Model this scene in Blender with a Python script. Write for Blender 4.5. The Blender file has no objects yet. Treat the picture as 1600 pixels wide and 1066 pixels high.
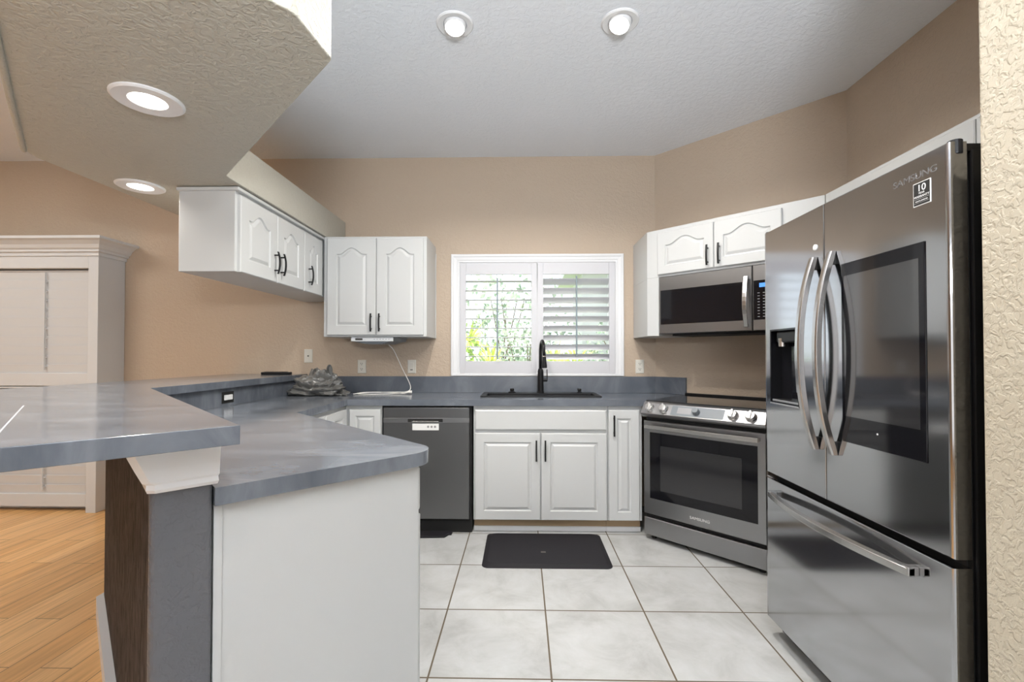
import bpy, bmesh, math, random
from mathutils import Vector, Matrix, noise
random.seed(7)
PI = math.pi
S = bpy.context.scene
COL = S.collection

# ------------------------------------------------------------------ camera
cam = bpy.data.cameras.new('camera'); camo = bpy.data.objects.new('camera', cam); COL.objects.link(camo)
camo.location = (0, 0, 1.24)
camo.rotation_euler = (PI/2 + math.radians(0.8), 0, math.radians(1.177))
cam.sensor_width = 36; cam.sensor_fit = 'HORIZONTAL'
cam.lens = 718.75 / 1600 * 36
cam.shift_y = 11.46 / 1600
cam.clip_start = 0.05
S.camera = camo

# ------------------------------------------------------------------ world, sun, exposure
w = bpy.data.worlds.new('world'); S.world = w; w.use_nodes = True
wn = w.node_tree.nodes; wl = w.node_tree.links
bg = wn['Background']
sky = wn.new('ShaderNodeTexSky'); sky.sky_type = 'HOSEK_WILKIE'; sky.turbidity = 3.0
sky.sun_direction = Vector((0.25, 0.45, 0.86)).normalized()
mixw = wn.new('ShaderNodeMixRGB'); mixw.inputs[0].default_value = 0.65
wl.new(sky.outputs[0], mixw.inputs[1]); mixw.inputs[2].default_value = (0.90, 0.96, 1.0, 1)
wl.new(mixw.outputs[0], bg.inputs[0]); bg.inputs[1].default_value = 2.6

def lamp(name, kind, loc, energy, rot=(0, 0, 0), color=(1, 1, 1), **kw):
    l = bpy.data.lights.new(name, kind); l.energy = energy; l.color = color
    for k, v in kw.items(): setattr(l, k, v)
    o = bpy.data.objects.new(name, l); COL.objects.link(o); o.location = loc; o.rotation_euler = rot
    return o
sd = Vector((0.25, 0.45, 0.86))
lamp('sun', 'SUN', (0, 0, 8), 14.0, rot=sd.to_track_quat('Z', 'Y').to_euler(), color=(1, .95, .87), angle=0.02)
# added unseen fill panel behind the camera, toned like daylight
lamp('added_rear_fill', 'AREA', (-1.0, -3.6, 1.35), 48, rot=(PI/2+.38, 0, 0), color=(.93, .97, 1), shape='RECTANGLE', size=5.0, size_y=2.2)
# added unseen uplight that lifts the ceiling and spreads soft light
lamp('added_ceiling_bounce', 'AREA', (.35, -.95, 1.75), 155, rot=(PI-.32, 0, 0), color=(.90, .95, 1), shape='DISK', size=.6)
S.view_settings.view_transform = 'Standard'; S.view_settings.look = 'None'
S.view_settings.gamma = 1; S.view_settings.use_curve_mapping = False
S.view_settings.exposure = 0.0

# ------------------------------------------------------------------ materials
def mat(name, col=(.8, .8, .8), rough=.5, metal=0.0, spec=.5, emit=None, es=0, coat=0, trans=0, alpha=1):
    m = bpy.data.materials.new(name); m.use_nodes = True
    b = m.node_tree.nodes['Principled BSDF']
    b.inputs['Base Color'].default_value = (*col, 1); b.inputs['Roughness'].default_value = rough
    b.inputs['Metallic'].default_value = metal; b.inputs['Specular IOR Level'].default_value = spec
    b.inputs['Coat Weight'].default_value = coat; b.inputs['Coat Roughness'].default_value = .08
    b.inputs['Transmission Weight'].default_value = trans
    if emit: b.inputs['Emission Color'].default_value = (*emit, 1); b.inputs['Emission Strength'].default_value = es
    return m
def N(m, t, **kw):
    n = m.node_tree.nodes.new(t)
    for k, v in kw.items():
        if k.startswith('_'): n.inputs[k[1:].replace('_', ' ')].default_value = v
        else: setattr(n, k, v)
    return n
def L(m, a, b): m.node_tree.links.new(a, b)
def B(m): return m.node_tree.nodes['Principled BSDF']
def coords(m, scale=(1, 1, 1), rot=(0, 0, 0), loc=(0, 0, 0)):
    tc = N(m, 'ShaderNodeTexCoord'); mp = N(m, 'ShaderNodeMapping')
    mp.inputs['Scale'].default_value = scale; mp.inputs['Rotation'].default_value = rot; mp.inputs['Location'].default_value = loc
    L(m, tc.outputs['Object'], mp.inputs['Vector']); return mp.outputs[0]
def ramp(m, fac, stops):
    r = N(m, 'ShaderNodeValToRGB'); e = r.color_ramp.elements
    while len(e) < len(stops): e.new(.5)
    for i, (p, c) in enumerate(stops): e[i].position = p; e[i].color = (*c, 1)
    L(m, fac, r.inputs[0]); return r.outputs[0]
def bump(m, h, strength=.3, dist=.01):
    b = N(m, 'ShaderNodeBump'); b.inputs['Strength'].default_value = strength; b.inputs['Distance'].default_value = dist
    L(m, h, b.inputs['Height']); L(m, b.outputs[0], B(m).inputs['Normal'])
def knockdown(name, col, strength=.5, rough=.55, scale=26, dist=.006, spec=.35, stretch=(1, 1, 1)):
    m = mat(name, col, rough, spec=spec)
    c = coords(m, stretch)
    n1 = N(m, 'ShaderNodeTexNoise'); n1.inputs['Scale'].default_value = scale; n1.inputs['Detail'].default_value = 3
    n1.inputs['Distortion'].default_value = .7
    L(m, c, n1.inputs['Vector'])
    r = ramp(m, n1.outputs['Fac'], [(.42, (0, 0, 0)), (.56, (1, 1, 1))])
    n2 = N(m, 'ShaderNodeTexNoise'); n2.inputs['Scale'].default_value = scale*4
    L(m, c, n2.inputs['Vector'])
    mx = N(m, 'ShaderNodeMath', operation='MULTIPLY_ADD'); L(m, n2.outputs['Fac'], mx.inputs[0]); mx.inputs[1].default_value = .25
    L(m, r, mx.inputs[2]); bump(m, mx.outputs[0], strength, dist)
    return m
M = {}
M['wall'] = knockdown('tan_wall_paint', (.49, .395, .305), .25, .5, 40)
M['wall_near'] = knockdown('cream_wall_paint', (.47, .42, .33), .42, .5, 62, .005, stretch=(1, 1, 1))
M['ceiling'] = knockdown('ceiling_paint', (.80, .83, .88), .22, .6, 36)
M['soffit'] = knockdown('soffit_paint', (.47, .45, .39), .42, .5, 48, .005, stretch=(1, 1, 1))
M['pony'] = knockdown('grey_paint', (.115, .117, .127), .3, .42, 48)
M['white'] = mat('cabinet_white', (.54, .55, .55), .32)
M['trimw'] = mat('trim_white', (.75, .755, .77), .35)
M['shutter'] = mat('shutter_white', (.60, .60, .63), .4)
M['cupboard'] = mat('cupboard_white', (.66, .68, .70), .4)
M['black'] = mat('matte_black', (.008, .008, .009), .38, spec=.3)
M['rubber'] = mat('black_rubber', (.014, .013, .016), .6, spec=.2)
M['gap'] = mat('dark_gap', (.008, .008, .008), .8)
M['kick'] = mat('raw_wood_kick', (.42, .30, .18), .6)
M['plate'] = mat('ivory_plate', (.66, .64, .58), .4)
M['slot'] = mat('dark_slot', (.03, .028, .025), .5)
M['chrome'] = mat('bright_steel', (.75, .74, .73), .22, 1)
M['blackglass'] = mat('black_glass', (.006, .006, .008), .06, 0, .35)
M['screen'] = mat('screen_glass', (.02, .02, .022), .07, 0, 1.0, coat=1)
M['cooktop'] = mat('cooktop_glass', (.02, .02, .022), .06, 0, .6)
M['label'] = mat('label_white', (.75, .75, .75), .5)
M['cord'] = mat('white_cord', (.78, .77, .74), .4)
M['radio_w'] = mat('radio_silver', (.66, .68, .70), .35)
M['radio_d'] = mat('radio_grey', (.16, .18, .20), .4)
M['sticker'] = mat('sticker_black', (.01, .01, .01), .4)
M['logo'] = mat('logo_grey', (.40, .40, .41), .3, 1)
M['lens'] = mat('lamp_lens', (1, 1, 1), .4, emit=(1, .96, .88), es=9)
M['bluelight'] = mat('blue_display', (.02, .05, .12), .3, emit=(.1, .35, 1), es=1.2)
M['lcd'] = mat('display_grey', (.30, .30, .31), .25)
M['caulk'] = mat('seam_white', (.50, .52, .55), .4)
# brushed black stainless
def stainless(name, col, rough, ver=True):
    m = mat(name, col, rough, 1)
    c = coords(m, (2, 2, 260) if ver else (260, 260, 2))
    n = N(m, 'ShaderNodeTexNoise'); n.inputs['Scale'].default_value = 3; n.inputs['Detail'].default_value = 2; L(m, c, n.inputs['Vector'])
    mr = N(m, 'ShaderNodeMapRange'); mr.inputs['To Min'].default_value = rough*.85; mr.inputs['To Max'].default_value = rough*1.2
    L(m, n.outputs['Fac'], mr.inputs['Value']); L(m, mr.outputs[0], B(m).inputs['Roughness'])
    return m
M['steel'] = stainless('black_stainless', (.46, .465, .48), .11)
M['steel2'] = stainless('range_stainless', (.31, .312, .32), .32)
M['steeld'] = stainless('dishwasher_stainless', (.20, .20, .205), .33)
M['handle'] = mat('handle_steel', (.55, .545, .54), .24, 1)
# countertop
m = M['counter'] = mat('blue_grey_laminate', (.2, .21, .23), .2, 0, .38)
c = coords(m, (2.0, 5.5, 2), rot=(0, 0, .5))
n = N(m, 'ShaderNodeTexNoise'); n.inputs['Scale'].default_value = 1.3; n.inputs['Detail'].default_value = 6; n.inputs['Roughness'].default_value = .62; n.inputs['Distortion'].default_value = .8
L(m, c, n.inputs['Vector'])
L(m, ramp(m, n.outputs['Fac'], [(.28, (.088, .100, .120)), (.52, (.130, .145, .170)), (.76, (.205, .222, .25))]), B(m).inputs['Base Color'])
mr = N(m, 'ShaderNodeMapRange'); mr.inputs['To Min'].default_value = .10; mr.inputs['To Max'].default_value = .2
L(m, n.outputs['Fac'], mr.inputs['Value']); L(m, mr.outputs[0], B(m).inputs['Roughness'])
nb = N(m, 'ShaderNodeTexNoise'); nb.inputs['Scale'].default_value = 14; L(m, c, nb.inputs['Vector']); bump(m, nb.outputs['Fac'], .05, .001)
# cream edges of panels keep cabinet white; floor tile
TX0, TY0, T = -.3599, 2.2514, .47516
m = M['tile'] = mat('porcelain_tile', (.6, .6, .58), .3)
tc = N(m, 'ShaderNodeTexCoord'); sx = N(m, 'ShaderNodeSeparateXYZ'); L(m, tc.outputs['Object'], sx.inputs[0])
def mth(m, op, a, b=None, c=None):
    n = N(m, 'ShaderNodeMath', operation=op)
    for i, v in enumerate((a, b, c)):
        if v is None: continue
        if isinstance(v, (int, float)): n.inputs[i].default_value = v
        else: L(m, v, n.inputs[i])
    return n.outputs[0]
ds = []
ids = []
for ax, o in (('X', TX0), ('Y', TY0)):
    u = mth(m, 'DIVIDE', mth(m, 'SUBTRACT', sx.outputs[ax], o), T)
    ids.append(mth(m, 'FLOOR', u))
    fr = mth(m, 'FRACT', u)
    ds.append(mth(m, 'MINIMUM', fr, mth(m, 'SUBTRACT', 1, fr)))
dd = mth(m, 'MINIMUM', ds[0], ds[1])
grout = mth(m, 'LESS_THAN', dd, .0078)
n = N(m, 'ShaderNodeTexNoise'); n.inputs['Scale'].default_value = 4.2; n.inputs['Detail'].default_value = 7; n.inputs['Roughness'].default_value = .65; n.inputs['Distortion'].default_value = .5
cv = N(m, 'ShaderNodeCombineXYZ'); L(m, ids[0], cv.inputs[0]); L(m, ids[1], cv.inputs[1])
va = N(m, 'ShaderNodeVectorMath', operation='MULTIPLY_ADD'); L(m, cv.outputs[0], va.inputs[0]); va.inputs[1].default_value = (7.3, 3.1, 2); L(m, tc.outputs['Object'], va.inputs[2])
L(m, va.outputs[0], n.inputs['Vector'])
base = ramp(m, n.outputs['Fac'], [(.3, (.31, .31, .30)), (.5, (.40, .405, .40)), (.7, (.46, .47, .475))])
mx = N(m, 'ShaderNodeMixRGB'); L(m, grout, mx.inputs[0]); L(m, base, mx.inputs[1]); mx.inputs[2].default_value = (.10, .078, .05, 1)
L(m, mx.outputs[0], B(m).inputs['Base Color'])
rr = N(m, 'ShaderNodeMapRange'); rr.inputs['To Min'].default_value = .28; rr.inputs['To Max'].default_value = .8; L(m, grout, rr.inputs['Value']); L(m, rr.outputs[0], B(m).inputs['Roughness'])
bump(m, mth(m, 'SUBTRACT', 1, grout), .4, .002)
# oak planks running along Y
m = M['oak'] = mat('oak_planks', (.5, .3, .12), .32)
c = coords(m, (1, 1, 1), rot=(0, 0, PI/2))
bk = N(m, 'ShaderNodeTexBrick'); bk.offset = .37; bk.inputs['Scale'].default_value = 1; bk.inputs['Brick Width'].default_value = .9; bk.inputs['Row Height'].default_value = .127
bk.inputs['Mortar Size'].default_value = .0016; bk.inputs['Color1'].default_value = (.74, .42, .16, 1); bk.inputs['Color2'].default_value = (.9, .57, .26, 1); bk.inputs['Mortar'].default_value = (.12, .06, .02, 1)
L(m, c, bk.inputs['Vector'])
c2 = coords(m, (30, 1.6, 1)); n = N(m, 'ShaderNodeTexNoise'); n.inputs['Scale'].default_value = 1.6; n.inputs['Detail'].default_value = 6; n.inputs['Distortion'].default_value = .6; L(m, c2, n.inputs['Vector'])
g = ramp(m, n.outputs['Fac'], [(.3, (.72, .66, .6)), (.7, (1.1, 1.08, 1.05))])
mx = N(m, 'ShaderNodeMixRGB', blend_type='MULTIPLY'); mx.inputs[0].default_value = .85; L(m, bk.outputs['Color'], mx.inputs[1]); L(m, g, mx.inputs[2]); L(m, mx.outputs[0], B(m).inputs['Base Color'])
# brown textured side of the half wall
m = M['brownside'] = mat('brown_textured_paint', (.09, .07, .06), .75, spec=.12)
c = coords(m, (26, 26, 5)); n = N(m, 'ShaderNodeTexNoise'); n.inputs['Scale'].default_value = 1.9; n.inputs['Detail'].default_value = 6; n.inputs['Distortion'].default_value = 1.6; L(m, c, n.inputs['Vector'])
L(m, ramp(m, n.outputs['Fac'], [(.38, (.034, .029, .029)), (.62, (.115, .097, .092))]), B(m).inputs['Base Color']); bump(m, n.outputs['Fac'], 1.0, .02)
# glass
m = M['rod'] = mat('rod_backlit_shade', (.22, .27, .30), .5)  # white rods darkened in the colour to show their backlit silhouette
m = M['glass'] = bpy.data.materials.new('window_glass'); m.use_nodes = True; nt = m.node_tree; nt.nodes.remove(nt.nodes['Principled BSDF'])
tr = nt.nodes.new('ShaderNodeBsdfTransparent'); gl = nt.nodes.new('ShaderNodeBsdfGlossy'); gl.inputs['Roughness'].default_value = .02; mi = nt.nodes.new('ShaderNodeMixShader'); mi.inputs[0].default_value = .02
nt.links.new(tr.outputs[0], mi.inputs[1]); nt.links.new(gl.outputs[0], mi.inputs[2]); nt.links.new(mi.outputs[0], nt.nodes['Material Output'].inputs[0])
# bag, leaves
m = M['bag'] = mat('grey_plastic', (.12, .12, .115), .3, 0, .6)
def leafmat(name, c1, c2):
    m = mat(name, c1, .45); c = coords(m, (1, 1, 1)); n = N(m, 'ShaderNodeTexNoise'); n.inputs['Scale'].default_value = 9; L(m, c, n.inputs['Vector'])
    L(m, ramp(m, n.outputs['Fac'], [(.35, c1), (.65, c2)]), B(m).inputs['Base Color']); nt = m.node_tree; tl = nt.nodes.new('ShaderNodeBsdfTranslucent'); ms = nt.nodes.new('ShaderNodeMixShader'); ms.inputs[0].default_value = .5
    nt.links.new(B(m).inputs['Base Color'].links[0].from_socket, tl.inputs['Color']); nt.links.new(B(m).outputs[0], ms.inputs[1]); nt.links.new(tl.outputs[0], ms.inputs[2]); nt.links.new(ms.outputs[0], nt.nodes['Material Output'].inputs[0])
    return m
M['leaf1'] = leafmat('leaf_green', (.14, .26, .07), (.42, .60, .16))
M['leaf2'] = leafmat('leaf_yellow_green', (.35, .50, .08), (.75, .78, .25))
M['leaf3'] = leafmat('leaf_grey_green', (.22, .32, .24), (.55, .62, .52))
M['bark'] = mat('bark', (.22, .17, .12), .8)
M['grass'] = leafmat('lawn', (.20, .28, .10), (.35, .42, .18))
M['stucco'] = mat('pale_stucco', (.72, .74, .76), .8)

# ------------------------------------------------------------------ mesh helpers
def nb(): return bmesh.new()
def box(bm, x0, x1, y0, y1, z0, z1, mtx=None):
    vs = [bm.verts.new(p) for p in [(x0, y0, z0), (x1, y0, z0), (x1, y1, z0), (x0, y1, z0), (x0, y0, z1), (x1, y0, z1), (x1, y1, z1), (x0, y1, z1)]]
    if mtx:
        for v in vs: v.co = mtx @ v.co
    for f in [(0, 3, 2, 1), (4, 5, 6, 7), (0, 1, 5, 4), (1, 2, 6, 5), (2, 3, 7, 6), (3, 0, 4, 7)]: bm.faces.new([vs[i] for i in f])
    return vs
def prism(bm, poly, z0, z1):
    a = [bm.verts.new((x, y, z0)) for x, y in poly]; b = [bm.verts.new((x, y, z1)) for x, y in poly]
    bm.faces.new(a[::-1]); bm.faces.new(b); n = len(poly)
    for i in range(n): bm.faces.new((a[i], a[(i+1) % n], b[(i+1) % n], b[i]))
def rings(bm, rs, cap0=True, cap1=True):
    R = [[bm.verts.new(p) for p in r] for r in rs]
    for a, b in zip(R, R[1:]):
        n = len(a)
        for i in range(n): bm.faces.new((a[i], a[(i+1) % n], b[(i+1) % n], b[i]))
    if cap0: bm.faces.new(R[0][::-1])
    if cap1: bm.faces.new(R[-1])
def lathe(bm, prof, n=24, mtx=Matrix(), cap0=True, cap1=True):
    rings(bm, [[mtx @ Vector((r*math.cos(2*PI*i/n), r*math.sin(2*PI*i/n), z)) for i in range(n)] for r, z in prof], cap0, cap1)
def tube(bm, pts, r, n=8, rr=None, flat=1.0):
    pts = [Vector(p) for p in pts]; rs = []; up = None
    for i, p in enumerate(pts):
        d = (pts[min(i+1, len(pts)-1)] - pts[max(i-1, 0)]).normalized()
        if up is None:
            up = Vector((0, 0, 1)) if abs(d.z) < .9 else Vector((1, 0, 0))
        s = d.cross(up).normalized(); up = s.cross(d).normalized()
        q = rr[i] if rr else r
        rs.append([p + s*math.cos(2*PI*k/n)*q + up*math.sin(2*PI*k/n)*q*flat for k in range(n)])
    rings(bm, rs)
def spline(pts, k=8):
    P = [Vector(p) for p in pts]; P = [P[0]*2-P[1]] + P + [P[-1]*2-P[-2]]; o = []
    for i in range(1, len(P)-2):
        for j in range(k):
            t = j/k; a, b, c, d = P[i-1:i+3]
            o.append(.5*((2*b) + (c-a)*t + (2*a-5*b+4*c-d)*t*t + (3*b-a-3*c+d)*t**3))
    o.append(P[-2]); return o
def strip(bm, pts, wv, tv):
    """rectangular section swept along pts; wv,tv half-size vectors"""
    wv = Vector(wv); tv = Vector(tv)
    rings(bm, [[Vector(p)-wv-tv, Vector(p)+wv-tv, Vector(p)+wv+tv, Vector(p)-wv+tv] for p in pts])
def roundpoly(poly, rad, k=7):
    out = []; n = len(poly)
    for i in range(n):
        r = rad.get(i, 0) if isinstance(rad, dict) else rad
        p = Vector(poly[i]); a = Vector(poly[i-1]) - p; b = Vector(poly[(i+1) % n]) - p
        if r <= 0: out.append(tuple(p)); continue
        a.normalize(); b.normalize(); ang = a.angle(b); d = r/math.tan(ang/2)
        c = p + (a+b).normalized()*(r/math.sin(ang/2)); s = p+a*d-c; e = p+b*d-c
        a0 = math.atan2(s.y, s.x); a1 = math.atan2(e.y, e.x); da = (a1-a0+PI) % (2*PI) - PI
        for j in range(k+1):
            t = a0+da*j/k; out.append((c.x+r*math.cos(t), c.y+r*math.sin(t)))
    return out
def fin(bm): bmesh.ops.recalc_face_normals(bm, faces=bm.faces)
MTX = {}
def thing(name, label, cat, loc=(0, 0, 0), rz=0, group=None):
    o = bpy.data.objects.new(name, None); COL.objects.link(o); o.location = loc; o.rotation_euler = (0, 0, rz); o.empty_display_size = .1
    o['label'] = label; o['category'] = cat
    if group: o['group'] = group
    MTX[o] = Matrix.Translation(loc) @ Matrix.Rotation(rz, 4, 'Z'); return o
def obj(name, bm, m, parent=None, bev=0, smooth=False, label=None, cat=None, group=None, kind=None, world=False, recalc=True, seg=2):
    if recalc: fin(bm)
    off = None
    if world and parent is not None: bm.transform(MTX[parent].inverted())
    me = bpy.data.meshes.new(name)
    if parent is None and kind != 'structure' and bm.verts:
        xs = [v.co for v in bm.verts]
        off = Vector(((min(v.x for v in xs)+max(v.x for v in xs))/2, (min(v.y for v in xs)+max(v.y for v in xs))/2, min(v.z for v in xs)))
        bm.transform(Matrix.Translation(-off))
    bm.to_mesh(me); bm.free(); o = bpy.data.objects.new(name, me); COL.objects.link(o)
    if off is not None: o.location = off
    for mm in (m if isinstance(m, (list, tuple)) else [m]): me.materials.append(M[mm] if isinstance(mm, str) else mm)
    if parent is not None: o.parent = parent
    if bev:
        b = o.modifiers.new('bevel', 'BEVEL'); b.width = bev; b.segments = seg; b.limit_method = 'ANGLE'; b.angle_limit = math.radians(40)
    if smooth:
        for p in me.polygons: p.use_smooth = True
    if label: o['label'] = label
    if cat: o['category'] = cat
    if group: o['group'] = group
    if kind: o['kind'] = kind
    return o
def bx(name, d, m, parent=None, bev=0, **kw):
    bm = nb(); box(bm, *d); return obj(name, bm, m, parent, bev, **kw)
def struct(name, bm, m, **kw): return obj(name, bm, m, kind='structure', **kw)
def dup(root, loc, rz, label, group=None):
    r = root.copy(); COL.objects.link(r); r.location = loc; r.rotation_euler = (0, 0, rz); r['label'] = label
    if group: r['group'] = group
    for ch in list(root.children):
        c = ch.copy(); COL.objects.link(c); c.parent = r
        for g in ch.children:
            d = g.copy(); COL.objects.link(d); d.parent = c
    return r
def text(name, s, size, m, parent, loc, align='CENTER', sx=1.0, ext=.0004):
    cu = bpy.data.curves.new(name, 'FONT'); cu.body = s; cu.size = size; cu.extrude = ext; cu.align_x = align; cu.align_y = 'CENTER'
    t = bpy.data.objects.new('tmp', cu); me = bpy.data.meshes.new_from_object(t); bpy.data.objects.remove(t)
    me.transform(Matrix.Translation(loc) @ Matrix.Rotation(PI/2, 4, 'X') @ Matrix.Scale(sx, 4, (1, 0, 0)))
    o = bpy.data.objects.new(name, me); COL.objects.link(o); me.materials.clear(); me.materials.append(M[m]); o.parent = parent; return o

# ------------------------------------------------------------------ room shell
WY = 3.80; CZ = 2.885; WX = 2.02
bm = nb(); prism(bm, [(-1.82+.04, WY+.1), (-1.82+.04, 2.19), (-.78, 1.03), (-.78, -4.2), (3.2, -4.2), (3.2, WY+.1)], -.05, 0); struct('floor', bm, 'tile')
bm = nb(); prism(bm, [(-6.5, WY+.1), (-6.5, -4.2), (-.78, -4.2), (-.78, 1.03), (-1.78, 2.19), (-1.78, WY+.1)], -.05, 0); struct('floor', bm, 'oak')
bm = nb(); box(bm, -6.5, 3.2, -4.2, WY+.15, CZ, CZ+.1); struct('ceiling', bm, 'ceiling')
wx0, wx1, wz0, wz1 = -.515, .775, 1.08, 2.005
bm = nb()
box(bm, -6.5, wx0, WY, WY+.15, 0, CZ); box(bm, wx1, 2.3, WY, WY+.15, 0, CZ); box(bm, wx0, wx1, WY, WY+.15, 0, wz0); box(bm, wx0, wx1, WY, WY+.15, wz1, CZ)
struct('wall_back', bm, 'wall')
bm = nb(); prism(bm, [(1.10, WY), (2.02, 2.88), (2.3, 2.88), (2.3, WY)], 0, CZ); struct('wall_diagonal', bm, 'wall')
bm = nb(); box(bm, WX, WX+.15, .9, 2.88, 0, CZ); struct('wall_right', bm, 'wall')
bm = nb(); box(bm, -6.65, -6.5, -4.2, WY, 0, CZ); struct('wall_left', bm, 'wall')
bm = nb(); box(bm, -6.65, 3.35, -4.35, -4.2, 0, CZ); struct('wall_front', bm, 'wall')
bm = nb(); box(bm, 3.2, 3.35, -4.2, .9, 0, CZ); struct('wall_right', bm, 'wall')
# end wall beside the refrigerator
bm = nb(); prism(bm, roundpoly([(1.10, 1.125), (1.10, -.2), (2.17, -.2), (2.17, 1.125)], {0: .012}), 0, CZ)
struct('wall_end', bm, 'wall_near')
bx('baseboard_back', (-6.5, -3.4, WY-.015, WY, 0, .09), 'trimw', kind='structure')

# soffit over the bar with the box behind the cabinets
SZ = 2.13
poly = [(-1.47, WY), (-1.47, 2.25), (-.571, 1.365), (-.592, 1.17), (-.955, .80), (-1.10, .87), (-2.165, 1.945), (-2.19, 2.02), (-2.19, WY)]
poly = roundpoly(poly, {1: .03, 2: .03, 3: .05, 4: .05})
bm = nb()
prism(bm, poly, SZ, 2.345)
# bullnose corner bead left proud along the outer edge
tube(bm, [(-2.16, 1.94, SZ-.002), (-1.80, 1.575, SZ-.004), (-1.10, .875, SZ-.004)], .011, 8)
o = struct('ceiling_soffit', bm, 'soffit', bev=.02, seg=3); o.name = 'ceiling'

# half wall of the peninsula
bm = nb()
poly = [(-.726, 1.074), (-.81, .99), (-2.0, 2.18), (-2.0, WY), (-1.82, WY), (-1.82, 2.168)]
prism(bm, roundpoly(poly, {0: .012, 1: .015}, 4), 0, 1.035)
fin(bm)
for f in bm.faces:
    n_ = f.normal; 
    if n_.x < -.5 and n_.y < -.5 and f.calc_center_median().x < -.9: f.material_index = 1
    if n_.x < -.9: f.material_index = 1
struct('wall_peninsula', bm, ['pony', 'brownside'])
bm = nb(); prism(bm, [(-.83, .97), (-2.02, 2.16), (-2.02, WY-.02), (-2.0, WY-.02), (-2.0, 2.18), (-.81, .99)], 0, .09); struct('baseboard_peninsula', bm, 'trimw')
# flared white trim under the bar top
def dg(a, b):  # a = y-x, b = x+y
    return ((b-a)/2, (b+a)/2)
bm = nb()
rs = []
for z, fo, fl, fr in [(.937, .010, .006, .016), (.945, .016, .010, .020), (.956, .014, .009, .018), (.962, .019, .020, .022), (.99, .021, .038, .023), (1.02, .025, .056, .025), (1.036, .028, .062, .028)]:
    a0 = 1.80 - fo*1.2; b0 = .18 - fl; b1 = .348 + fr*.6
    rs.append([Vector((*dg(a0+.015, b0), z)), Vector((*dg(a0, b0+.02), z)), Vector((*dg(a0, b1), z)), Vector((*dg(1.90, b1), z)), Vector((*dg(1.90, .348), z)), Vector((*dg(1.80, .348), z)), Vector((*dg(1.80, .18), z)), Vector((*dg(1.90, .18), z)), Vector((*dg(1.90, b0), z))])
rings(bm, rs); struct('trim_1', bm, 'trimw')

# ------------------------------------------------------------------ window
bm = nb()
# mitred casing with stepped profile
prof = [(0, 0), (0, .018), (.004, .022), (.020, .022), (.024, .017), (.048, .015), (.052, .012), (.068, .012), (.068, 0)]
def cas(px, pz, sx_, corner):
    return [Vector((px + sx_*d, WY - h_, pz - (d if corner else 0))) for d, h_ in prof]
A_ = [cas(-.583, 1.066, 1, 0), cas(-.583, 2.072, 1, 1), cas(.84, 2.072, -1, 1), cas(.84, 1.066, -1, 0)]
rings(bm, A_)
# reveal and sill
box(bm, wx0-.001, wx0+.008, WY-.005, WY+.15, wz0, wz1); box(bm, wx1-.008, wx1+.001, WY-.005, WY+.15, wz0, wz1)
box(bm, wx0, wx1, WY-.005, WY+.15, wz1-.008, wz1); box(bm, wx0-.06, wx1+.06, WY-.02, WY+.15, 1.066, wz0+.006)
win = struct('window_1', bm, 'trimw', bev=.002)
bm = nb()
for a in (wx0+.008, .105, wx1-.043): box(bm, a, a+.035, WY+.09, WY+.12, wz0, wz1-.008)
for a in (wz0, wz1-.045): box(bm, wx0+.008, wx1-.008, WY+.092, WY+.118, a, a+.035)
obj('window_frame', bm, 'trimw', win)
bx('window_glass', (wx0+.01, wx1-.01, WY+.104, WY+.107, wz0, wz1-.01), 'glass', win)

def shutter(x0, x1, label, tilt, rodoff, zl):
    t = thing('plantation_shutter', label, 'shutter', ((x0+x1)/2, WY-.02, wz0+.007), 0, 'window shutters')
    hw = (x1-x0)/2; z0, z1 = 0, .913
    bm = nb(); box(bm, -hw, -hw+.047, 0, .026, z0, z1); box(bm, hw-.047, hw, 0, .026, z0, z1)
    box(bm, -hw+.047, hw-.047, .002, .024, z0, .101); box(bm, -hw+.047, hw-.047, .002, .024, z1-.097, z1)
    obj('frame', bm, 'shutter', t, .002)
    for k in range(9):
        zc = zl - .0772*k - wz0 - .007
        bm = nb(); Wd = .040; n = 14; R = []
        ring = [(math.cos(2*PI*i/n)*Wd, math.sin(2*PI*i/n)*.0048) for i in range(n)]
        ct, st = math.cos(tilt), math.sin(tilt)
        for x in (-hw+.048, hw-.048):
            R.append([Vector((x, .014 + a*ct - b*st, zc + a*st + b*ct)) for a, b in ring])
        rings(bm, R); obj('louver', bm, 'shutter', t, smooth=False)
    yf = .014 - .040*math.cos(tilt) - .006; zf = -.040*math.sin(tilt)
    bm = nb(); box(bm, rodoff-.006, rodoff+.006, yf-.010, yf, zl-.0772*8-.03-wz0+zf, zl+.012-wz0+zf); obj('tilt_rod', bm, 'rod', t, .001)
    return t
shutter(-.505, .128, 'white window shutter on the left, louvers open flat with garden in view', 0.0, -.008, 1.845)
shutter(.132, .765, 'white window shutter on the right behind the faucet, louvers tilted half closed', -.62, -.0, 1.842)

# ------------------------------------------------------------------ cabinet parts
def outline(x0, x1, z0, z1, arch, y, n=22):
    pts = [(x0, z0), (x1, z0)]
    for i in range(n+1):
        u = 1 - i/n; s = 0
        a = abs(u-.5)*2
        if a < .78: s = .5*(1+math.cos(PI*a/.78)); s = s**.8
        pts.append((x0+(x1-x0)*u, z1 - arch*(1-s)))
    return [Vector((px, y, pz)) for px, pz in pts]
def door_mesh(x0, x1, z0, z1, arch=0, t=.02, fr=.062, top=None, mold=.028):
    bm = nb(); top = top or fr
    O = lambda d, y: outline(x0+d, x1-d, z0+d, z1-d, 0, y)
    I = lambda d, y: outline(x0+fr+d, x1-fr-d, z0+fr+d, z1-top-d, arch, y)
    rings(bm, [O(0, 0), O(0, -t+.004), O(.004, -t), I(0, -t), I(.004, -t+.008), I(.010, -t+.009), I(mold-.004, -t+.002), I(mold, -t+.0005)])
    return bm
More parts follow.
